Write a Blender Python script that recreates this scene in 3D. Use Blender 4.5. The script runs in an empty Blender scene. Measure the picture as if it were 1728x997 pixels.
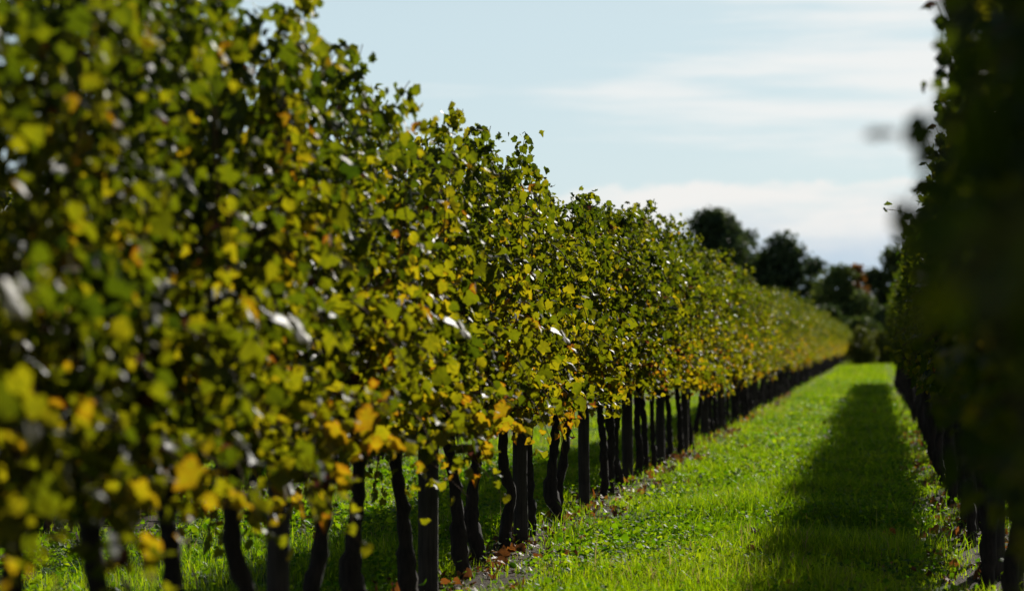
import bpy, math, random
import numpy as np

# ------------------------------------------------------------------ camera
SC = bpy.context.scene
COL = SC.collection
R = math.radians
FPX, CW, CH = 4200.0, 1728.0, 997.0
VPX, VPY = 1478.0, 582.0                 # where the rows converge in the photograph
CAM_H = 1.22
yaw = math.atan((VPX - CW / 2) / FPX)
pitch = math.atan((VPY - CH / 2) / FPX * math.cos(yaw))
cam_data = bpy.data.cameras.new('camera')
cam = bpy.data.objects.new('camera', cam_data)
COL.objects.link(cam)
cam.location = (0, 0, CAM_H)
cam.rotation_euler = (math.pi / 2 + pitch, 0, yaw)
cam_data.sensor_width = 36.0
cam_data.lens = FPX / CW * 36.0
cam_data.clip_start = 0.05
cam_data.clip_end = 12000
cam_data.dof.use_dof = True
cam_data.dof.focus_distance = 14.8
cam_data.dof.aperture_fstop = 2.5
cam_data.dof.aperture_blades = 9
SC.camera = cam

# ------------------------------------------------------------------ light
SUN_EL, SUN_AZ = 24.0, 13.0              # azimuth: degrees right of the row direction (+Y)
world = bpy.data.worlds.new('World')
SC.world = world
world.use_nodes = True
SKY_STRENGTH = 0.05
sd = bpy.data.lights.new('sun', 'SUN')
sd.energy = 5.0
sd.angle = R(0.5)
sd.color = (1.0, 0.95, 0.86)
so = bpy.data.objects.new('sun', sd)
COL.objects.link(so)
so.location = (10, 20, 30)
so.rotation_euler = (R(90 - SUN_EL), 0, math.pi - R(SUN_AZ))
SC.view_settings.view_transform = 'Standard'
SC.view_settings.look = 'None'
SC.view_settings.gamma = 1.0
SC.view_settings.use_curve_mapping = False
SC.view_settings.exposure = 0.12
SC.render.engine = 'CYCLES'
SC.cycles.use_denoising = True
SC.cycles.max_bounces = 6
SC.cycles.diffuse_bounces = 3
SC.cycles.glossy_bounces = 2
SC.cycles.transmission_bounces = 4
SC.cycles.caustics_reflective = False
SC.cycles.caustics_refractive = False


class NT:
    """small helper to wire shader nodes"""
    def __init__(self, tree):
        self.t = tree
        tree.nodes.clear()

    def n(self, kind, **kw):
        nd = self.t.nodes.new(kind)
        ins = kw.pop('ins', {})
        for k, v in kw.items():
            setattr(nd, k, v)
        for k, v in ins.items():
            if hasattr(v, 'is_output'):
                self.t.links.new(v, nd.inputs[k])
            else:
                nd.inputs[k].default_value = v
        return nd

    def math(self, op, a, b=0.0, c=None, clamp=False):
        nd = self.n('ShaderNodeMath', operation=op, use_clamp=clamp)
        for i, v in enumerate((a, b) if c is None else (a, b, c)):
            if hasattr(v, 'is_output'):
                self.t.links.new(v, nd.inputs[i])
            else:
                nd.inputs[i].default_value = v
        return nd.outputs[0]

    def step(self, v, lo, hi, to0=0.0, to1=1.0):
        nd = self.n('ShaderNodeMapRange', interpolation_type='SMOOTHSTEP',
                    ins={'Value': v, 'From Min': lo, 'From Max': hi, 'To Min': to0, 'To Max': to1})
        return nd.outputs[0]

    def mix(self, f, a, b, blend='MIX'):
        nd = self.n('ShaderNodeMix', data_type='RGBA', blend_type=blend)
        for i, v in ((0, f), (6, a), (7, b)):
            if hasattr(v, 'is_output'):
                self.t.links.new(v, nd.inputs[i])
            else:
                nd.inputs[i].default_value = v if i == 0 else (*v[:3], 1)
        return nd.outputs[2]

    def ramp(self, f, stops, interp='LINEAR'):
        nd = self.n('ShaderNodeValToRGB')
        nd.color_ramp.interpolation = interp
        e = nd.color_ramp.elements
        while len(e) < len(stops):
            e.new(0.5)
        for el, (p, c) in zip(e, stops):
            el.position = p
            el.color = (*c, 1)
        self.t.links.new(f, nd.inputs[0])
        return nd.outputs[0]

    def link(self, a, b):
        self.t.links.new(a, b)


# sky: Nishita with thin streaked cirrus and a low soft cloud bank
w = NT(world.node_tree)
sky = w.n('ShaderNodeTexSky', sky_type='NISHITA', sun_disc=False,
          sun_elevation=R(SUN_EL), sun_rotation=R(SUN_AZ), altitude=50,
          air_density=1.0, dust_density=0.6, ozone_density=1.0)
tc = w.n('ShaderNodeTexCoord')
sep = w.n('ShaderNodeSeparateXYZ', ins={0: tc.outputs['Generated']})
dx, dy, dz = sep.outputs
az = w.math('ARCTAN2', dx, dy)


def sky_noise(sx, sz, off, detail, rough=0.55):
    cv = w.n('ShaderNodeCombineXYZ', ins={0: w.math('MULTIPLY', az, sx), 1: w.math('MULTIPLY', dz, sz), 2: off})
    return w.n('ShaderNodeTexNoise', ins={'Vector': cv.outputs[0], 'Scale': 1.0, 'Detail': detail, 'Roughness': rough}).outputs[0]


streak = sky_noise(8.0, 95.0, 3.1, 6.0, 0.62)
streak2 = sky_noise(3.2, 34.0, 7.7, 3.0)
right_bias = w.step(az, -0.24, 0.06, -0.16, 0.12)
streaks = w.math('ADD', w.math('ADD', w.math('MULTIPLY', streak, 0.5), w.math('MULTIPLY', streak2, 0.5)), right_bias)
streaks = w.step(streaks, 0.42, 0.62)
streaks = w.math('MULTIPLY', streaks, w.step(dz, 0.30, 0.12))
bump1 = sky_noise(30.0, 40.0, 1.7, 5.0)
bump2 = sky_noise(9.0, 0.0, 5.2, 2.0)
edge = w.math('ADD', 0.046, w.math('ADD', w.math('MULTIPLY', bump1, 0.022), w.math('MULTIPLY', bump2, 0.016)))
below = w.math('SUBTRACT', edge, dz)                  # positive under the bank's top edge
streaks = w.math('MULTIPLY', streaks, w.step(below, -0.002, -0.018, 0.0, 1.0))
bank = w.math('MULTIPLY', w.step(below, -0.001, 0.0025), w.step(below, 0.036, 0.010))
puff = sky_noise(16.0, 70.0, 9.4, 5.0)
bank = w.math('MULTIPLY', bank, w.step(puff, 0.30, 0.56, 0.40, 1.0))
low_veil = w.math('MULTIPLY', w.step(below, 0.0, 0.03), w.step(dz, -0.02, 0.0))
k = 0.925 / SKY_STRENGTH
thin = w.mix(w.math('MULTIPLY', w.step(dz, 0.26, 0.12), 0.80), sky.outputs[0], (0.63 * k, 0.80 * k, 0.88 * k))
base = w.mix(low_veil, thin, (0.54 * k, 0.66 * k, 0.77 * k))
c1 = w.mix(w.math('MULTIPLY', streaks, 0.85), base, (0.90 * k, 0.905 * k, 0.89 * k))
c2 = w.mix(w.math('MULTIPLY', bank, 0.9), c1, (0.91 * k, 0.89 * k, 0.86 * k))
bg = w.n('ShaderNodeBackground', ins={'Color': c2, 'Strength': SKY_STRENGTH})
wo = w.n('ShaderNodeOutputWorld', ins={'Surface': bg.outputs[0]})

# ------------------------------------------------------------------ materials


def material(name):
    m = bpy.data.materials.new(name)
    m.use_nodes = True
    return m, NT(m.node_tree)


def leaf_shader(t, front, through, rough, trans, spec=0.5):
    p = t.n('ShaderNodeBsdfPrincipled', ins={'Base Color': front, 'Roughness': rough, 'Specular IOR Level': spec})
    tr = t.n('ShaderNodeBsdfTranslucent', ins={'Color': through})
    mx = t.n('ShaderNodeMixShader', ins={0: trans, 1: p.outputs[0], 2: tr.outputs[0]})
    t.n('ShaderNodeOutputMaterial', ins={'Surface': mx.outputs[0]})


def make_vine_leaf_material():
    m, t = material('vine_leaf')
    tint = t.n('ShaderNodeAttribute', attribute_name='tint').outputs['Fac']
    edge_ = t.n('ShaderNodeAttribute', attribute_name='edge').outputs['Fac']
    geo = t.n('ShaderNodeNewGeometry')
    ob = t.n('ShaderNodeObjectInfo').outputs['Random']
    pos = geo.outputs['Position']
    mott = t.n('ShaderNodeTexNoise', ins={'Vector': pos, 'Scale': 55.0, 'Detail': 3.0}).outputs[0]
    v = t.math('ADD', tint, t.math('MULTIPLY', t.math('SUBTRACT', ob, 0.5), 0.10))
    v = t.math('ADD', v, t.math('MULTIPLY', t.math('SUBTRACT', mott, 0.5), 0.22))
    brown = t.math('MULTIPLY', t.step(edge_, 0.55, 1.0), t.step(tint, 0.45, 0.8))
    v = t.math('ADD', v, t.math('MULTIPLY', brown, 0.14), clamp=True)
    front = t.ramp(v, [(0.0, (.009, .019, .003)), (0.30, (.018, .030, .004)), (0.48, (.040, .048, .004)),
                       (0.63, (.095, .078, .005)), (0.76, (.15, .09, .006)), (0.87, (.12, .042, .007)), (1.0, (.07, .03, .022))])
    thru = t.ramp(v, [(0.0, (.04, .08, .003)), (0.30, (.155, .205, .004)), (0.48, (.33, .34, .005)),
                      (0.63, (.64, .54, .008)), (0.76, (.72, .40, .008)), (0.87, (.44, .13, .008)), (1.0, (.09, .03, .02))])
    leaf_shader(t, front, thru, 0.52, 0.47, 0.22)
    return m


def make_simple_leaf(name, stops_front, stops_thru, rough, trans, spec=0.4):
    m, t = material(name)
    rnd = t.n('ShaderNodeAttribute', attribute_name='tint').outputs['Fac']
    leaf_shader(t, t.ramp(rnd, stops_front), t.ramp(rnd, stops_thru), rough, trans, spec)
    return m


def make_bark(name, dark, light, scale, stretch=0.2, bump=0.6):
    m, t = material(name)
    tcx = t.n('ShaderNodeTexCoord')
    mp = t.n('ShaderNodeMapping', ins={'Vector': tcx.outputs['Object'], 'Scale': (1, 1, stretch)})
    n1 = t.n('ShaderNodeTexNoise', ins={'Vector': mp.outputs[0], 'Scale': scale, 'Detail': 6.0, 'Roughness': 0.65})
    n2 = t.n('ShaderNodeTexNoise', ins={'Vector': tcx.outputs['Object'], 'Scale': 6.0, 'Detail': 3.0})
    f = t.math('MULTIPLY', n1.outputs[0], t.math('ADD', n2.outputs[0], 0.5))
    c = t.ramp(f, [(0.25, dark), (0.75, light)])
    b = t.n('ShaderNodeBump', ins={'Height': n1.outputs[0], 'Strength': bump, 'Distance': 0.012})
    p = t.n('ShaderNodeBsdfPrincipled', ins={'Base Color': c, 'Roughness': 0.9, 'Specular IOR Level': 0.25, 'Normal': b.outputs[0]})
    t.n('ShaderNodeOutputMaterial', ins={'Surface': p.outputs[0]})
    return m


M_LEAF = make_vine_leaf_material()
M_BARK = make_bark('vine_bark', (.009, .007, .0055), (.045, .032, .024), 70)
M_CANE = make_bark('cane_bark', (.06, .030, .014), (.16, .085, .04), 60)
M_POST = make_bark('weathered_wood', (.020, .016, .013), (.075, .058, .045), 90, 0.06, 0.5)
M_STAKE = make_bark('stake_metal', (.05, .045, .04), (.11, .10, .09), 30)
M_TRUNK = make_bark('tree_bark', (.03, .022, .015), (.09, .065, .045), 8)
G_F = [(0.0, (.020, .055, .003)), (0.45, (.050, .105, .004)), (0.8, (.10, .15, .006)), (0.93, (.14, .15, .03)), (1.0, (.24, .19, .08))]
G_T = [(0.0, (.10, .24, .002)), (0.45, (.36, .58, .003)), (0.8, (.68, .84, .006)), (0.93, (.40, .42, .05)), (1.0, (.40, .30, .10))]
M_GRASS = make_simple_leaf('grass_blade', G_F, G_T, 0.45, 0.5, 0.2)
M_CLOVER = make_simple_leaf('clover_leaf', [(0.0, (.02, .06, .004)), (0.6, (.05, .12, .005)), (1.0, (.10, .16, .007))],
                            [(0.0, (.09, .26, .003)), (0.6, (.30, .54, .004)), (1.0, (.62, .80, .008))], 0.6, 0.45, 0.12)
M_LITTER = make_simple_leaf('dry_leaf', [(0.0, (.05, .028, .016)), (0.5, (.16, .075, .025)), (0.85, (.28, .11, .02)), (1.0, (.34, .22, .03))],
                            [(0.0, (.05, .02, .01)), (0.5, (.22, .08, .02)), (0.85, (.50, .16, .02)), (1.0, (.55, .33, .03))], 0.6, 0.35)


def make_tree_leaf(name, stops):
    m, t = material(name)
    tint = t.n('ShaderNodeAttribute', attribute_name='tint').outputs['Fac']
    c = t.ramp(tint, stops)
    c2 = t.mix(1.0, c, (1.6, 1.7, 1.0), 'MULTIPLY')
    leaf_shader(t, c, c2, 0.55, 0.35, 0.3)
    return m


M_DARKTREE = make_tree_leaf('dark_foliage', [(0.0, (.020, .036, .014)), (0.6, (.042, .064, .020)), (1.0, (.08, .10, .03))])
M_MIDTREE = make_tree_leaf('green_foliage', [(0.0, (.030, .050, .012)), (0.6, (.065, .09, .018)), (1.0, (.12, .13, .025))])
M_REDTREE = make_tree_leaf('autumn_foliage', [(0.0, (.09, .045, .015)), (0.6, (.22, .08, .02)), (1.0, (.30, .14, .03))])

# ground: soil under the rows, grass sod between
ROW_L, ROW_R, ROW_B = -2.1, 0.60, -5.0


def make_ground_material():
    m, t = material('vineyard_ground')
    g = t.n('ShaderNodeNewGeometry').outputs['Position']
    s = t.n('ShaderNodeSeparateXYZ', ins={0: g})
    n1 = t.n('ShaderNodeTexNoise', ins={'Vector': g, 'Scale': 2.6, 'Detail': 5.0, 'Roughness': 0.6}).outputs[0]
    n2 = t.n('ShaderNodeTexNoise', ins={'Vector': g, 'Scale': 38.0, 'Detail': 6.0, 'Roughness': 0.7})
    soil = t.ramp(n2.outputs[0], [(0.3, (.030, .020, .013)), (0.55, (.075, .050, .032)), (0.8, (.14, .10, .07))])
    sod = t.ramp(n2.outputs[0], [(0.25, (.016, .042, .003)), (0.6, (.036, .085, .005)), (0.85, (.06, .11, .008))])
    mask = None
    wob = t.math('MULTIPLY', t.math('SUBTRACT', n1, 0.5), 0.5)
    for rx in (ROW_L + .10, ROW_R + .02, ROW_B):
        d = t.math('ABSOLUTE', t.math('SUBTRACT', s.outputs[0], rx))
        mk = t.step(t.math('ADD', d, wob), 0.38, 0.22)
        mask = mk if mask is None else t.math('MAXIMUM', mask, mk)
    c = t.mix(mask, sod, soil)
    b = t.n('ShaderNodeBump', ins={'Height': n2.outputs[0], 'Strength': 0.8, 'Distance': 0.03})
    p = t.n('ShaderNodeBsdfPrincipled', ins={'Base Color': c, 'Roughness': 0.95, 'Specular IOR Level': 0.15, 'Normal': b.outputs[0]})
    t.n('ShaderNodeOutputMaterial', ins={'Surface': p.outputs[0]})
    return m


# ------------------------------------------------------------------ mesh helpers


def make_mesh(name, V, polys, mat, attrs=None, smooth=True):
    """V (n,3); polys: list of (k,m) index arrays of equal polygon size; attrs: {name: (n,) float}"""
    me = bpy.data.meshes.new(name)
    V = np.asarray(V, dtype=np.float32)
    polys = [np.asarray(p, dtype=np.int32) for p in polys if len(p)]
    loops = np.concatenate([p.ravel() for p in polys])
    sizes = np.concatenate([np.full(len(p), p.shape[1], dtype=np.int32) for p in polys])
    starts = np.concatenate([[0], np.cumsum(sizes)[:-1]]).astype(np.int32)
    me.vertices.add(len(V))
    me.vertices.foreach_set('co', V.ravel())
    me.loops.add(len(loops))
    me.loops.foreach_set('vertex_index', loops)
    me.polygons.add(len(sizes))
    me.polygons.foreach_set('loop_start', starts)
    me.polygons.foreach_set('loop_total', sizes)
    if smooth:
        me.polygons.foreach_set('use_smooth', np.ones(len(sizes), dtype=bool))
    for an, av in (attrs or {}).items():
        a = me.attributes.new(an, 'FLOAT', 'POINT')
        a.data.foreach_set('value', np.asarray(av, dtype=np.float32))
    me.update(calc_edges=True)
    me.validate()
    if mat is not None:
        me.materials.append(mat)
    return me


def link(name, me, parent=None, loc=None):
    o = bpy.data.objects.new(name, me)
    COL.objects.link(o)
    if parent is not None:
        o.parent = parent
    if loc is not None:
        o.location = loc
    return o


def tag(o, label=None, cat=None, group=None, kind=None):
    for kk, vv in (('label', label), ('category', cat), ('group', group), ('kind', kind)):
        if vv:
            o[kk] = vv
    return o


def norm(a):
    return a / np.maximum(np.linalg.norm(a, axis=-1, keepdims=True), 1e-9)


# a grape leaf: five lobes, petiole sinus at the origin, tip along +v
HALF = np.array([(.10, -.10), (.30, -.17), (.47, -.06), (.50, .10), (.50, .22), (.58, .34), (.57, .46), (.47, .56),
                 (.37, .64), (.28, .80), (.13, .95)])
OUT = np.vstack([[(0, 0)], HALF, [(0, 1.06)], HALF[::-1] * (-1, 1)])
LEAF_UV = np.vstack([[(0, .34)], OUT])
NO = len(OUT)
LEAF_TRI = np.array([(0, 1 + i, 1 + (i + 1) % NO) for i in range(NO)])


def build_leaves(P, N, T, S, tint, rng, uv=LEAF_UV, tri=LEAF_TRI, curl=1.0):
    """P attach points, N blade normals, T tip directions, S sizes -> arrays for one mesh"""
    n, kv = len(P), len(uv)
    N = norm(N)
    T = norm(T - (T * N).sum(1, keepdims=True) * N)
    U = np.cross(T, N)
    u = uv[:, 0][None] * rng.uniform(.85, 1.15, (n, 1)) + rng.normal(0, .025, (n, kv))
    v = uv[:, 1][None] * np.ones((n, 1)) + rng.normal(0, .025, (n, kv))
    fold = rng.normal(.28, .36, (n, 1)) * curl
    droop = rng.normal(.25, .35, (n, 1)) * curl
    cup = rng.normal(0, .45, (n, 1)) * curl
    z = fold * np.abs(u) - droop * (v - .2) ** 2 - cup * u * u + rng.normal(0, .035, (n, kv)) * curl
    co = P[:, None] + S[:, None, None] * (U[:, None] * u[..., None] + T[:, None] * v[..., None] + N[:, None] * z[..., None])
    F = (tri[None] + (np.arange(n) * kv)[:, None, None]).reshape(-1, 3)
    e = np.ones(kv)
    e[0] = 0
    return co.reshape(-1, 3), F, np.repeat(tint, kv), np.tile(e, n)


def tube(path, radii, sides, rng=None, lump=0.0, cap=True):
    path = np.asarray(path, float)
    n = len(path)
    tang = norm(np.gradient(path, axis=0))
    ref = np.tile(np.array([[1.0, 0.13, 0.05]]), (n, 1))
    bad = np.abs((tang * ref).sum(1)) > 0.9
    ref[bad] = (0, 1, 0.1)
    a = norm(np.cross(tang, ref))
    b = np.cross(tang, a)
    th = np.linspace(0, 2 * np.pi, sides, endpoint=False)
    r = np.asarray(radii, float)[:, None] * np.ones((1, sides))
    if rng is not None and lump:
        r = r * (1 + rng.normal(0, lump, (n, sides)))
    V = path[:, None] + r[..., None] * (a[:, None] * np.cos(th)[None, :, None] + b[:, None] * np.sin(th)[None, :, None])
    V = V.reshape(-1, 3)
    i = np.arange(n - 1)[:, None] * sides
    j = np.arange(sides)[None]
    q = np.stack([i + j, i + (j + 1) % sides, i + sides + (j + 1) % sides, i + sides + j], -1).reshape(-1, 4)
    tr = np.zeros((0, 3), int)
    if cap:
        V = np.vstack([V, path[-1:]])
        s0 = (n - 1) * sides
        tr = np.array([(s0 + k2, s0 + (k2 + 1) % sides, n * sides) for k2 in range(sides)])
    return V, q, tr


def join(parts):
    Vs, Qs, Ts, o = [], [], [], 0
    for V, q, t in parts:
        Vs.append(V)
        Qs.append(q + o)
        Ts.append(t + o)
        o += len(V)
    return np.vstack(Vs), [np.vstack(Qs), np.vstack(Ts)]


# ------------------------------------------------------------------ ground
def ridge(x):
    z = 0
    for rx in (ROW_L, ROW_R, ROW_B):
        z = z + 0.035 * np.exp(-((x - rx) / 0.32) ** 2)
    return z


def ground_z(x, y):
    x = np.asarray(x, float)
    y = np.asarray(y, float)
    near = np.clip((320 - y) / 120, 0, 1)
    z = ridge(x) + .014 * np.sin(2.1 * x + .7 * y) * np.sin(1.3 * y - .9 * x) + .010 * np.sin(5.3 * x + 1.1) * np.sin(3.7 * y + 2.0 * x)
    return z * near


gx = np.concatenate([[-3500, -1200, -400, -150, -60, -25, -12, -8], np.arange(-6.4, 3.2, .12), [4, 6, 10, 20, 50, 150, 400, 1200, 3500]])
gy = np.concatenate([[-600, -150, -40, -10, -3], np.arange(0, 60, .15), np.arange(60, 240, 1.0), [260, 300, 360, 450, 700, 1200, 2500, 6000]])
GX, GY = np.meshgrid(gx, gy)
GV = np.stack([GX, GY, ground_z(GX, GY)], -1).reshape(-1, 3)
ni, nj = len(gy), len(gx)
ii = (np.arange(ni - 1)[:, None] * nj + np.arange(nj - 1)[None])
GQ = np.stack([ii, ii + 1, ii + 1 + nj, ii + nj], -1).reshape(-1, 4)
ground = link('ground', make_mesh('ground', GV, [GQ], make_ground_material()))
tag(ground, kind='structure')

# ------------------------------------------------------------------ vines
LENGTH = 185.0
rg = np.random.default_rng(11)


def vine_foliage(seed, n_up=15, n_droop=9, top=2.30, dens=1.0, face=.50, foot=.56, flare=.24, top_face=None, off=0.0, droop_z=(.80, 1.9), arch=False, hang_len=1.0):
    rng = np.random.default_rng(seed)
    P, N, T, S, K = [], [], [], [], []
    canes = []
    wv = rng.uniform(0, 6.28, (2, 6))

    def hull(p, hang=False):
        # how far the leaves reach out at this height: lumpy, narrow at the foot
        k = 0 if p[0] < 0 else 1
        a = wv[k]
        lump = .5 + .25 * np.sin(6.5 * p[1] + 4.2 * p[2] + a[0]) + .22 * np.sin(11 * p[2] - 4 * p[1] + a[1]) + .18 * np.sin(15 * p[1] + 7 * p[2] + a[2])
        f = face * (.20 + .80 * np.clip(lump, 0, 1))
        if top_face:
            f = f + (top_face - f) * np.clip((p[2] - 1.5) / .25, 0, 1)
        if hang and not top_face:
            f = max(f, .92 * face)
        return min(f, flare + .6 * max(p[2] - foot, 0))
    shoots = []
    for i in range(n_up):
        y0 = -.46 + .92 * (i + rng.uniform(0, 1)) / n_up
        st = np.array([rng.normal(0, .05), y0, rng.uniform(.74, .92)])
        L = (top - st[2]) * rng.uniform(.88, 1.06)
        shoots.append((st, np.array([rng.normal(0, .28), rng.normal(0, .16), 1.0]), L, 0))
    for i in range(n_droop):
        sd_ = rng.choice([-1, 1])
        z0 = rng.uniform(*droop_z)
        st = np.array([sd_ * rng.uniform(.03, .15), rng.uniform(-.45, .45), z0])
        shoots.append((st, np.array([sd_ * rng.uniform(.5, 1.0), rng.normal(0, .4), rng.uniform(.0, .7)]), rng.uniform(.45, .95) * hang_len, 1))
    if arch:
        shoots.append((np.array([-.12, .05, 1.75]), np.array([-.35, .1, 1.0]), .80, 2))
        shoots.append((np.array([-.10, -.1, 1.6]), np.array([-.6, -.1, .8]), .6, 2))
    for st, d, L, kind in shoots:
        d = d / np.linalg.norm(d)
        step = .056
        nst = max(4, int(L / step))
        p = st.copy()
        path = [p.copy()]
        tone = rng.normal(0, .09)
        flop = rng.random() < .45
        for s in range(nst):
            fr = s / nst
            d = d + rng.normal(0, .09, 3)
            if kind == 0:
                d[2] += .10 if p[2] < 1.95 else (-.13 if flop else .02)
                d[0] += -1.1 * step * np.sign(p[0]) * max(0, abs(p[0]) - .14) * 4 if p[2] < 1.95 else .05 * np.sign(p[0])
            elif kind == 1:
                d[2] -= .16
            else:
                d[2] -= .04
            d = d / np.linalg.norm(d)
            p = p + d * step
            if kind < 2 and (p[2] < foot + .03 or abs(p[0]) > hull(p, kind == 1) + .06):
                break
            path.append(p.copy())
            m = 3 + int(rng.integers(0, 5)) + (rng.random() < .9 * dens) + (rng.random() < .6 * dens) + (kind == 0 and rng.random() < .5 * dens) + (rng.random() < .45)
            if kind == 2:
                m = 1 + (fr < .6) * 2
            for q in range(m):
                a = rng.uniform(0, 2 * np.pi)
                side = np.sign(p[0] + rng.normal(0, .12)) or 1
                out = np.array([np.cos(a) + side * .75, np.sin(a), rng.uniform(-.5, .5)])
                out /= np.linalg.norm(out)
                lp = p + (out * rng.uniform(.03, .20 if q else .10) + rng.normal(0, .02, 3)) * (.45 if p[2] > 1.98 or kind == 2 else 1)
                low = lp[2] - foot
                if low < -.16 * (rng.random() < .08) or kind < 2 and abs(lp[0]) > hull(lp, kind == 1) + .05 * rng.normal():
                    continue
                nn = np.array([side * .50, 0, .50]) + rng.normal(0, .78, 3)
                tt = np.array([out[0] * .5, out[1] * .5, -.70]) + rng.normal(0, .38, 3)
                sz = rng.uniform(.021, .046) + (rng.uniform(.010, .042) if rng.random() < .15 else 0) * (1.0 if q == 0 else .86) * (1 - .35 * max(0, fr - .6) / .4)
                h = np.clip((lp[2] - .5) / 1.8, 0, 1)
                tn = .545 + off - .25 * h + tone + rng.normal(0, .09)
                if rng.random() < .02 + .09 * (1 - h) ** 1.5:
                    tn += rng.uniform(.10, .28)
                if rng.random() < .006:
                    tn = 1.0
                P.append(lp); N.append(nn); T.append(tt); S.append(sz); K.append(np.clip(tn, .02, 1))
        pa = np.array(path)
        if len(pa) >= 4:
            canes.append(tube(pa, np.linspace(.0046, .0016, len(pa)), 4))
    P, N, T, S, K = map(np.array, (P, N, T, S, K))
    V, F, ti, ed = build_leaves(P, N, T, S, K, rng)
    leaf_me = make_mesh('foliage', V, [F], M_LEAF, {'tint': ti, 'edge': ed})
    CV, CP = join(canes)
    cane_me = make_mesh('canes', CV, CP, M_CANE)
    return leaf_me, cane_me


TRUNK_LOOKS = ['slim nearly straight trunk', 'trunk kinked at knee height', 'thick trunk swollen near its foot', 'trunk leaning to the right',
               'slightly S-shaped trunk', 'trunk leaning to the left', 'knobbly upright trunk', 'thin trunk bowed in the middle']


def vine_trunk(idx):
    rng = np.random.default_rng(500 + idx)
    h = .80
    n = 22
    t = np.linspace(0, 1, n)
    z = -.03 + t * (h + .03)
    x = .012 * np.sin(t * 5 + idx) * t
    y = np.zeros(n)
    r = .036 - .010 * t
    if idx == 0:
        r = .034 - .008 * t
    if idx == 1:
        x = x + .03 * np.exp(-((t - .42) / .12) ** 2)
        y = y + .03 * np.exp(-((t - .42) / .16) ** 2)
    if idx == 2:
        r = r + .020 * np.exp(-((t - .30) / .13) ** 2)
        x = x - .03 * np.exp(-((t - .3) / .14) ** 2)
    if idx == 3:
        x = x + .08 * (t - .5)
    if idx == 4:
        x = x + .024 * np.sin(t * 2 * np.pi)
    if idx == 5:
        x = x - .07 * (t - .5)
        r = r + .012 * np.exp(-((t - .25) / .1) ** 2)
    if idx == 6:
        r = r + .010 * np.abs(np.sin(t * 11))
    if idx == 7:
        r = r * .78
        x = x - .035 * np.sin(t * np.pi)
    x = x + np.cumsum(rng.normal(0, .004, n))
    y = y + np.cumsum(rng.normal(0, .005, n))
    r = r * (1 + .10 * np.sin(np.arange(n) * 2.3 + idx)) + .014 * np.exp(-(t / .05) ** 2)
    path = np.stack([x, y, z], 1)
    parts = [tube(path, r, 10, rng, .10)]
    top = path[-1]
    for sg in (-1, 1):                                  # cordon arms along the row
        m = 10
        u = np.linspace(0, 1, m)
        pa = np.stack([top[0] * (1 - u) + rng.normal(0, .008, m), top[1] * (1 - u) + sg * .44 * u, top[2] - .05 + .07 * np.sin(u * 1.8) + rng.normal(0, .006, m)], 1)
        parts.append(tube(pa, np.linspace(.026, .014, m), 7, rng, .12))
    V, Pl = join(parts)
    return make_mesh('trunk', V, Pl, M_BARK)


FOL = [vine_foliage(40 + i, n_up=15 + (i % 3), n_droop=10 + (i % 4), top=2.14 + .045 * (i % 6), foot=(.44, .54, .60, .50)[i % 4]) for i in range(12)]
FOL += [vine_foliage(140 + i, n_up=19, n_droop=14, top=2.20 + .05 * (i % 3), face=.40, foot=.78, flare=.13, top_face=.23, off=-.16) for i in range(6)]
FOL += [vine_foliage(240 + i, n_up=15, n_droop=15, top=2.22, foot=.34, flare=.40, droop_z=(.75, 1.25), hang_len=1.5) for i in range(3)]
FOL += [vine_foliage(300, n_up=17, n_droop=14, top=2.25, face=.40, foot=.78, flare=.13, top_face=.23, off=-.10, arch=True)]
TRK = [vine_trunk(i) for i in range(8)]
protos = {}


def plant_vine(x, y, fi, ti, scale=1.0, flip=False):
    key = (fi, ti)
    if key not in protos:
        r = bpy.data.objects.new('grapevine', None)
        r.empty_display_size = .2
        parts = []
        for nm, me in (('trunk', TRK[ti]), ('canes', FOL[fi][1]), ('foliage', FOL[fi][0])):
            o = bpy.data.objects.new(nm, me)
            o.parent = r
            parts.append(o)
        protos[key] = (r, parts)
        use = (r, parts)
    else:
        r0, p0 = protos[key]
        r = r0.copy()
        parts = []
        for o in p0:
            c = o.copy()
            c.parent = r
            parts.append(c)
        use = (r, parts)
    r, parts = use
    COL.objects.link(r)
    for o in parts:
        COL.objects.link(o)
        o.rotation_euler = (0, 0, 0)
        o.location = (0, 0, 0)
    r.location = (x, y, float(ground_z(x, y)))
    r.rotation_euler = (0, 0, math.pi if flip else 0)
    r.scale = (1, 1, scale)
    return r


ORD = ['first', 'second', 'third', 'fourth', 'fifth', 'sixth', 'seventh', 'eighth', 'ninth', 'tenth']
# posts of the left row: depth along the row
post_y = [5.50, 8.62, 11.62, 14.72, 18.00, 21.2, 24.4, 27.6, 30.8]
post_y += list(np.arange(34.0, LENGTH, 3.2))
# trunk depths read off the photograph between the posts, then a regular spacing
vine_y = [4.3, 5.05, 5.95, 6.62, 7.30, 7.98, 9.30, 10.15, 11.02, 12.42, 13.30, 14.18, 15.26, 16.33, 16.96, 18.97, 19.60, 20.5, 21.95, 22.75, 23.6]
yy = 24.95
while yy < 60:
    if min(abs(yy - p) for p in post_y) > .18:
        vine_y.append(yy + rg.uniform(-.08, .08))
    yy += .84
while yy < LENGTH:
    vine_y.append(yy + rg.uniform(-.1, .1))
    yy += 1.02

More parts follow.
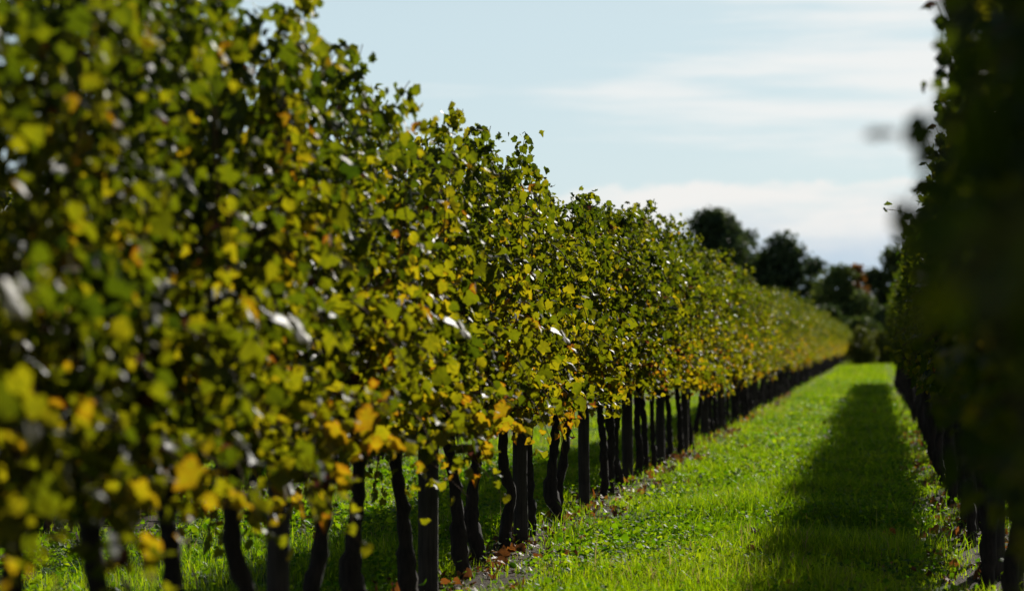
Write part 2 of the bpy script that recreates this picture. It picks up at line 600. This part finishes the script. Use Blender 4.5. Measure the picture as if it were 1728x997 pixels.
GROUP_L = 'grapevines of the long left row'
last = -1
used_labels = {}
for i, y in enumerate(vine_y):
    fi = int(rg.integers(0, 12))
    while fi == last:
        fi = int(rg.integers(0, 12))
    last = fi
    if i in (0, 1, 2, 3, 5, 6, 7, 8, 9):
        fi = 18 + i % 3
    ti = [4, 0, 2, 5, 0, 1, 3, 2, 5, 0, 2, 1, 7, 2, 3, 0, 6, 2, 4, 0, 7][i] if i < 21 else int(rg.integers(0, 8))
    if i in (9, 10):
        ti = (5, 2)[i - 9]
    v = plant_vine(ROW_L + rg.normal(0, .02), y, fi, ti, float(np.clip(rg.normal(1.0, .045), .91, 1.08)) + (.06 if y < 9.5 else 0), False)
    before = [k for k, p in enumerate(post_y) if p <= y]
    if y < 31.0:
        look = TRUNK_LOOKS[ti]
        if not before:
            lab = 'blurred vine at the left edge, %s of the two before the first wooden post' % ORD[i]
        else:
            kpost = before[-1]
            nth = sum(1 for q in vine_y[:i] if q > post_y[kpost])
            lab = '%s, %s vine past the %s post of the left row' % (look, ORD[nth], ORD[kpost])
        tag(v, lab, 'grapevine', GROUP_L)
    elif y < 70:
        tag(v, 'yellowing vine in the middle stretch of the left row where trunks crowd together', 'grapevine', 'vines in the middle stretch of the left row')
    else:
        tag(v, 'small distant yellow green vine merging into the far end of the left row', 'grapevine', 'vines at the far end of the left row')

# right row, close beside the camera, and the second row seen under the left one
y = 1.9
i = 0
while y < 75:
    fi = 12 + int(rg.integers(0, 6))
    if i == 14:
        fi = 21
    v = plant_vine(ROW_R + rg.normal(0, .03) - .18 * float(np.clip((9.5 - y) / 3.5, 0, 1)), y, fi, int(rg.integers(0, 8)), float(np.clip(rg.normal(1.03, .05), .95, 1.12)), False)
    tag(v, 'shaded dark vine in the right row seen against the sun', 'grapevine', 'vines of the dark right row')
    y += .82 + rg.uniform(-.06, .06) if y < 30 else 1.05
    i += 1
y = 11.0
while y < 40:
    v = plant_vine(ROW_B + rg.normal(0, .03), y, int(rg.integers(0, 12)), int(rg.integers(0, 8)), 1.0, False)
    tag(v, 'dim vine of the row behind, glimpsed under the leaves of the left row', 'grapevine', 'vines of the row behind')
    y += .95

# ------------------------------------------------------------------ posts
def post_mesh(idx, w_=.074):
    rng = np.random.default_rng(900 + idx)
    n = 9
    z = np.linspace(-.1, 2.12, n)
    path = np.stack([rng.normal(0, .002, n), rng.normal(0, .002, n), z], 1)
    V, q, t = tube(path, np.full(n, w_ * .56), 12, rng, .015)
    return make_mesh('wooden_post', V, [q, t], M_POST, smooth=False)


PM = [post_mesh(i, w_) for i, w_ in enumerate((.080, .074, .086))]
for i, py in enumerate(post_y):
    o = link('wooden_post', PM[i % 3], None, (ROW_L + .0, py, 0))
    o.rotation_euler = (R(rg.normal(0, .6)), R(rg.normal(0, .8)), rg.uniform(0, 6))
    if py < 31:
        extra = {0: ', out of focus', 3: ' with slim trunks close on both sides', 4: ', clear of leaves at its foot'}.get(i, '')
        tag(o, 'dark weathered wooden post, %s along the left row%s' % (ORD[i], extra), 'post', 'wooden posts of the left row')
    else:
        tag(o, 'thin dark post far down the left row among the trunks', 'post', 'far wooden posts of the left row')
for py in np.arange(3.2, 40, 3.2):
    o = link('wooden_post', PM[int(py) % 3], None, (ROW_R, py, 0))
    o.rotation_euler = (0, R(rg.normal(0, .8)), rg.uniform(0, 6))
    tag(o, 'dark wooden post inside the shaded right row', 'post', 'wooden posts of the right row')

# ------------------------------------------------------------------ grass, clover, litter
def scatter(y0, y1, x0, x1, dens, rng):
    n = int((y1 - y0) * (x1 - x0) * dens)
    return np.stack([rng.uniform(x0, x1, n), rng.uniform(y0, y1, n)], 1)


def patchy(xy, s, seed):
    """smooth 0..1 pattern on the ground for tufts and thin spots"""
    r = np.random.default_rng(seed)
    v = np.zeros(len(xy))
    for k2 in range(7):
        a = r.uniform(0, 2 * np.pi)
        f = s * r.uniform(.6, 1.9)
        v += np.sin(f * (xy[:, 0] * np.cos(a) + xy[:, 1] * np.sin(a)) + r.uniform(0, 6.3))
    return np.clip(.5 + v / 5.2, 0, 1)


def soilness(x):
    d = np.min([np.abs(x - rx) for rx in (ROW_L + .10, ROW_R + .02, ROW_B)], axis=0)
    return np.clip((.40 - d) / .22, 0, 1)


rs = np.random.default_rng(77)
bands = [(2, 9, -1.9, 1.6, 350), (9, 22, -3.0, 1.9, 3000), (22, 42, -3.0, 2.0, 1600), (42, 85, -2.9, 2.2, 600), (85, 190, -3, 3, 150),
         (9, 26, -8.2, -3.0, 900), (26, 50, -9.5, -3.0, 330), (50, 100, -11, -2.9, 90)]
XY, DW = [], []
for y0, y1, x0, x1, dn in bands:
    pts = scatter(y0, y1, x0, x1, dn, rs)
    keep = rs.random(len(pts)) > soilness(pts[:, 0] + (patchy(pts, 2.4, 5) - .5) * .4) * .93
    pts = pts[keep]
    XY.append(pts)
    DW.append(np.full(len(pts), 1.0 if y0 < 22 else (1.5 if y0 < 42 else (2.4 if y0 < 85 else 5.0))))
XY = np.vstack(XY)
DW = np.concatenate(DW)
n = len(XY)
pt = patchy(XY, 3.0, 21)
pt2 = patchy(XY, .9, 22)
Hh = (.035 + .11 * pt * rs.uniform(.35, 1.3, n)) * rs.uniform(.7, 1.25, n)
tall = rs.random(n) < .03
Hh[tall] *= 1.7
az_ = rs.uniform(0, 2 * np.pi, n)
lean = rs.uniform(.1, .75, n)
d2 = np.stack([np.cos(az_), np.sin(az_)], 1)
wd = rs.uniform(.0016, .0036, n) * DW
side2 = np.stack([-np.sin(az_ + rs.normal(0, .7, n)), np.cos(az_ + rs.normal(0, .7, n))], 1)
base3 = np.concatenate([XY, ground_z(XY[:, 0], XY[:, 1])[:, None] - .005], 1)


def blade(tz, off, ws):
    c = base3.copy()
    c[:, :2] += d2 * (lean * Hh * off)[:, None]
    c[:, 2] += Hh * tz
    l, r = c.copy(), c.copy()
    l[:, :2] += side2 * (wd * ws)[:, None]
    r[:, :2] -= side2 * (wd * ws)[:, None]
    return l, r


b0l, b0r = blade(0, 0, .8)
b1l, b1r = blade(.55, .30, 1.0)
tipc = base3.copy()
tipc[:, :2] += d2 * (lean * Hh)[:, None]
tipc[:, 2] += Hh * (1 - .25 * lean)
V = np.stack([b0l, b0r, b1r, b1l, tipc], 1).reshape(-1, 3)
o5 = np.arange(n)[:, None] * 5
gt = np.clip(.42 + .30 * (pt2 - .5) + rs.normal(0, .22, n), 0, .94)
gt[rs.random(n) < .015 + .09 * patchy(XY, 1.4, 44) ** 3] = 1.0
grass = link('grass', make_mesh('grass', V, [o5 + np.array([[0, 1, 2, 3]]), o5 + np.array([[3, 2, 4]])], M_GRASS, {'tint': np.repeat(gt, 5)}))
tag(grass, 'short bright green grass covering the lanes between the rows', 'grass', kind='stuff')

# clover and broad weeds: small rounded leaflets on unseen stalks
HEX = np.array([(0, .5), (.0, .0), (.36, .12), (.5, .52), (.30, .92), (0, .86), (-.30, .92), (-.5, .52), (-.36, .12)])
HEXT = np.array([(0, i, i % 8 + 1) for i in range(1, 9)])
XYc, SZ = [], []
for y0, y1, x0, x1, dn, s in [(9, 22, -3.2, 1.2, 820, 1.0), (22, 42, -3.2, 1.4, 400, 1.2), (42, 80, -2.6, 1.4, 130, 1.7), (9, 26, -6.0, -3.2, 900, 1.35)]:
    pts = scatter(y0, y1, x0, x1, dn, rs)
    cl = patchy(pts, 1.7, 33)
    keep = (rs.random(len(pts)) < np.clip(cl * 1.5 - .15, .05, 1)) & (rs.random(len(pts)) > .9 * soilness(pts[:, 0]))
    pts = pts[keep]
    XYc.append(pts)
    SZ.append(np.full(len(pts), s))
XYc = np.vstack(XYc)
SZ = np.concatenate(SZ) * (rs.uniform(.012, .032, len(XYc)) + (rs.random(len(XYc)) < .08) * .018)
n = len(XYc)
Pc = np.concatenate([XYc, (ground_z(XYc[:, 0], XYc[:, 1]) + rs.uniform(.025, .115, n))[:, None]], 1)
Nc = rs.normal(0, .45, (n, 3)) + (0, 0, 1)
Tc = rs.normal(0, 1, (n, 3))
V, F, ti, ed = build_leaves(Pc, Nc, Tc, SZ, np.clip(rs.normal(.45, .30, n), 0, 1), rs, HEX, HEXT, .8)
clover = link('clover', make_mesh('clover', V, [F], M_CLOVER, {'tint': ti}))
tag(clover, 'low clover and broad leaved weeds growing through the grass', 'clover', kind='stuff')

# fallen leaves and prunings under the rows
pts = np.vstack([np.stack([rs.normal(ROW_L + .05, .22, 1500), rs.uniform(7, 60, 1500)], 1),
                 np.stack([rs.normal(ROW_R - .1, .25, 700), rs.uniform(6, 40, 700)], 1),
                 np.stack([rs.uniform(-1.8, .3, 60), rs.uniform(9, 50, 60)], 1)])
n = len(pts)
Pl = np.concatenate([pts, (ground_z(pts[:, 0], pts[:, 1]) + rs.uniform(.008, .03, n))[:, None]], 1)
Pl[-60:, 2] += .05
V, F, ti, ed = build_leaves(Pl, rs.normal(0, .35, (n, 3)) + (0, 0, 1), rs.normal(0, 1, (n, 3)), rs.uniform(.03, .07, n),
                            np.clip(rs.beta(1.7, 1.5, n), 0, 1), rs, curl=1.6)
litter = link('fallen_leaves', make_mesh('fallen_leaves', V, [F], M_LITTER, {'tint': ti}))
tag(litter, 'brown and orange fallen vine leaves lying on the bare soil', 'fallen leaves', kind='stuff')
tw = []
for k2 in range(420):
    rx = ROW_L + rs.normal(.02, .17) if k2 < 300 else ROW_R + rs.normal(-.1, .2)
    py = rs.uniform(8, 40)
    a = rs.uniform(0, np.pi)
    L = rs.uniform(.08, .42)
    u = np.linspace(-.5, .5, 5)
    pa = np.stack([rx + np.cos(a) * L * u + rs.normal(0, .008, 5), py + np.sin(a) * L * u + rs.normal(0, .008, 5), np.zeros(5)], 1)
    pa[:, 2] = ground_z(pa[:, 0], pa[:, 1]) + .006 + np.abs(rs.normal(0, .010, 5))
    tw.append(tube(pa, np.linspace(.005, .0025, 5), 4))
V, Pq = join(tw)
twigs = link('prunings', make_mesh('prunings', V, Pq, M_CANE))
tag(twigs, 'scattered brown vine prunings on the soil under the rows', 'prunings', kind='stuff')

# ------------------------------------------------------------------ background trees
def tree(name, x, y, h, width, crown_base, mat, label, cat, group, seed, blobs=16, leaves=5200, size=.34, depth=None):
    rng = np.random.default_rng(seed)
    root = bpy.data.objects.new(name, None)
    COL.objects.link(root)
    root.location = (x, y, 0)
    tag(root, label, cat, group)
    rad = width / 2
    cents, rr = [], []
    for b in range(blobs):
        a = rng.uniform(0, 2 * np.pi)
        zf = rng.uniform(0, 1)
        prof = math.sin(math.pi * min(1, .18 + .78 * zf)) ** .7
        r_ = rad * (.42 + .22 * rng.random()) * (.75 + .35 * prof) * (1.0 if zf < .7 else .8)
        ro = max(0, rad * prof - r_ * .7) * math.sqrt(rng.uniform(.25, 1))
        cz = crown_base + (h - crown_base) * zf * .94
        cz = min(cz, h - r_ * .75)
        cz = max(cz, crown_base + r_ * .35)
        cents.append((ro * math.cos(a), ro * math.sin(a) * (depth or 1), cz))
        rr.append(r_)
    cents.append((0, 0, h - rad * .36)); rr.append(rad * .42)
    cents, rr = np.array(cents), np.array(rr)
    bi = rng.choice(len(rr), leaves, p=rr ** 2 / (rr ** 2).sum())
    d = norm(rng.normal(0, 1, (leaves, 3)))
    rad_f = rng.uniform(.25, 1.12, leaves) ** .6 * (1 + .14 * np.abs(rng.normal(0, 1, leaves)) * (rng.random(leaves) < .45))
    P = cents[bi] + d * (rr[bi] * rad_f)[:, None] * (1, 1, .82)
    P = P[P[:, 2] > .15]
    m = len(P)
    N = d[:m] + rng.normal(0, .7, (m, 3))
    tt = np.clip(rng.normal(.45, .2, m) + (bi[:m] % 5) * .05, 0, 1)
    V, F, ti, ed = build_leaves(P, N, rng.normal(0, 1, (m, 3)), rng.uniform(.6, 1.3, m) * size, tt, rng, HEX, HEXT, 1.0)
    link('crown', make_mesh('crown', V, [F], mat, {'tint': ti}), root)
    parts = []
    n = 12
    tz = np.linspace(-.1, crown_base + (h - crown_base) * .7, n)
    pa = np.stack([np.cumsum(rng.normal(0, .04, n)), np.cumsum(rng.normal(0, .04, n)), tz], 1)
    parts.append(tube(pa, np.linspace(.028 * h, .006 * h, n), 9, rng, .06))
    for c in range(min(7, len(rr))):
        k3 = int(rng.integers(3, 8))
        s_ = pa[k3]
        e_ = cents[c]
        u = np.linspace(0, 1, 7)[:, None]
        q = s_ * (1 - u) + e_ * u + rng.normal(0, .06, (7, 3)) + np.array([0, 0, .4]) * np.sin(u * np.pi)
        parts.append(tube(q, np.linspace(.012 * h, .003 * h, 7), 6, rng, .05))
    V, Pq = join(parts)
    link('trunk', make_mesh('trunk', V, Pq, M_TRUNK), root)
    return root


def at(px, d):
    return (px - VPX) / FPX * d


def hh(py, d):
    return CAM_H + (VPY - py) / FPX * d


M_OLIVE = make_tree_leaf('olive_foliage', [(0.0, (.045, .06, .008)), (0.6, (.09, .10, .010)), (1.0, (.15, .13, .012))])
for px, d, top, wdt, sd_, lab in [(1452, 146, 552, 2.3, 81, 'small olive yellow bush closing the far end of the grass lane'),
                                  (1486, 150, 560, 2.0, 82, 'lower olive bush just right of the lane end, near the right row')]:
    tree('bush', at(px, d), d, hh(top, d), wdt, .25, M_OLIVE, lab, 'bush', 'olive bushes at the lane end', sd_, 12, 3000, .12)
GT = 'trees beyond the end of the rows'
D = 235
tree('broadleaf_tree', at(1207, D), D, hh(356, D), 7.4, 7.6, M_DARKTREE, 'tallest dark round-topped tree beyond the vineyard', 'tree', GT, 1, 18, 6500, .34)
tree('broadleaf_tree', at(1265, D + 6), D + 6, hh(389, D + 6), 5.4, 3.0, M_DARKTREE, 'dark tree filling the gap between the two tallest crowns', 'tree', GT, 8, 12, 3500, .32)
tree('broadleaf_tree', at(1322, D), D, hh(391, D), 7.0, 2.2, M_DARKTREE, 'second tallest dark tree with a bushy crown and jagged top', 'tree', GT, 2, 20, 7000, .34)
tree('broadleaf_tree', at(1378, D - 5), D - 5, hh(438, D - 5), 4.6, .8, M_DARKTREE, 'small narrow dark tree at the right foot of the bushy tree', 'tree', GT, 3, 10, 3000, .28)
tree('broadleaf_tree', at(1418, D - 15), D - 15, hh(450, D - 15), 6.2, .6, M_MIDTREE, 'rounded green tree beside the orange autumn crown', 'tree', GT, 4, 16, 6000, .28)
tree('broadleaf_tree', at(1446, D - 12), D - 12, hh(450, D - 12), 2.8, 4.2, M_REDTREE, 'small orange autumn tree behind the rounded green one', 'tree', GT, 5, 9, 2200, .26)
tree('broadleaf_tree', at(1476, D), D, hh(456, D), 5.2, .8, M_DARKTREE, 'low dark tree straight above the end of the grass lane', 'tree', GT, 6, 14, 4500, .28)
tree('broadleaf_tree', at(1516, D), D, hh(414, D), 5.8, 1.0, M_MIDTREE, 'green tree with a ragged top against the right row', 'tree', GT, 7, 16, 5500, .32)
tree('broadleaf_tree', at(1610, D + 8), D + 8, hh(400, D + 8), 7.0, 2.5, M_DARKTREE, 'dark tree mostly hidden behind the right row', 'tree', GT, 9, 14, 4500, .34)
for k2, (px, py, d, wdt) in enumerate([(1300, 505, 215, 5.5), (1395, 520, 206, 5.0), (1455, 535, 200, 4.0), (1500, 520, 205, 4.5)]):
    lab = ['dark bush under the bushy tree just above the far vines', 'dark bush at the foot of the small narrow tree',
           'dark green bush behind the olive one at the lane end', 'dark bush where the lane meets the right row'][k2]
    tree('bush', at(px, d), d, hh(py, d), wdt, .3, M_MIDTREE if k2 == 2 else M_DARKTREE, lab, 'bush', 'bushes at the end of the rows', 60 + k2, 12, 3800, .24)
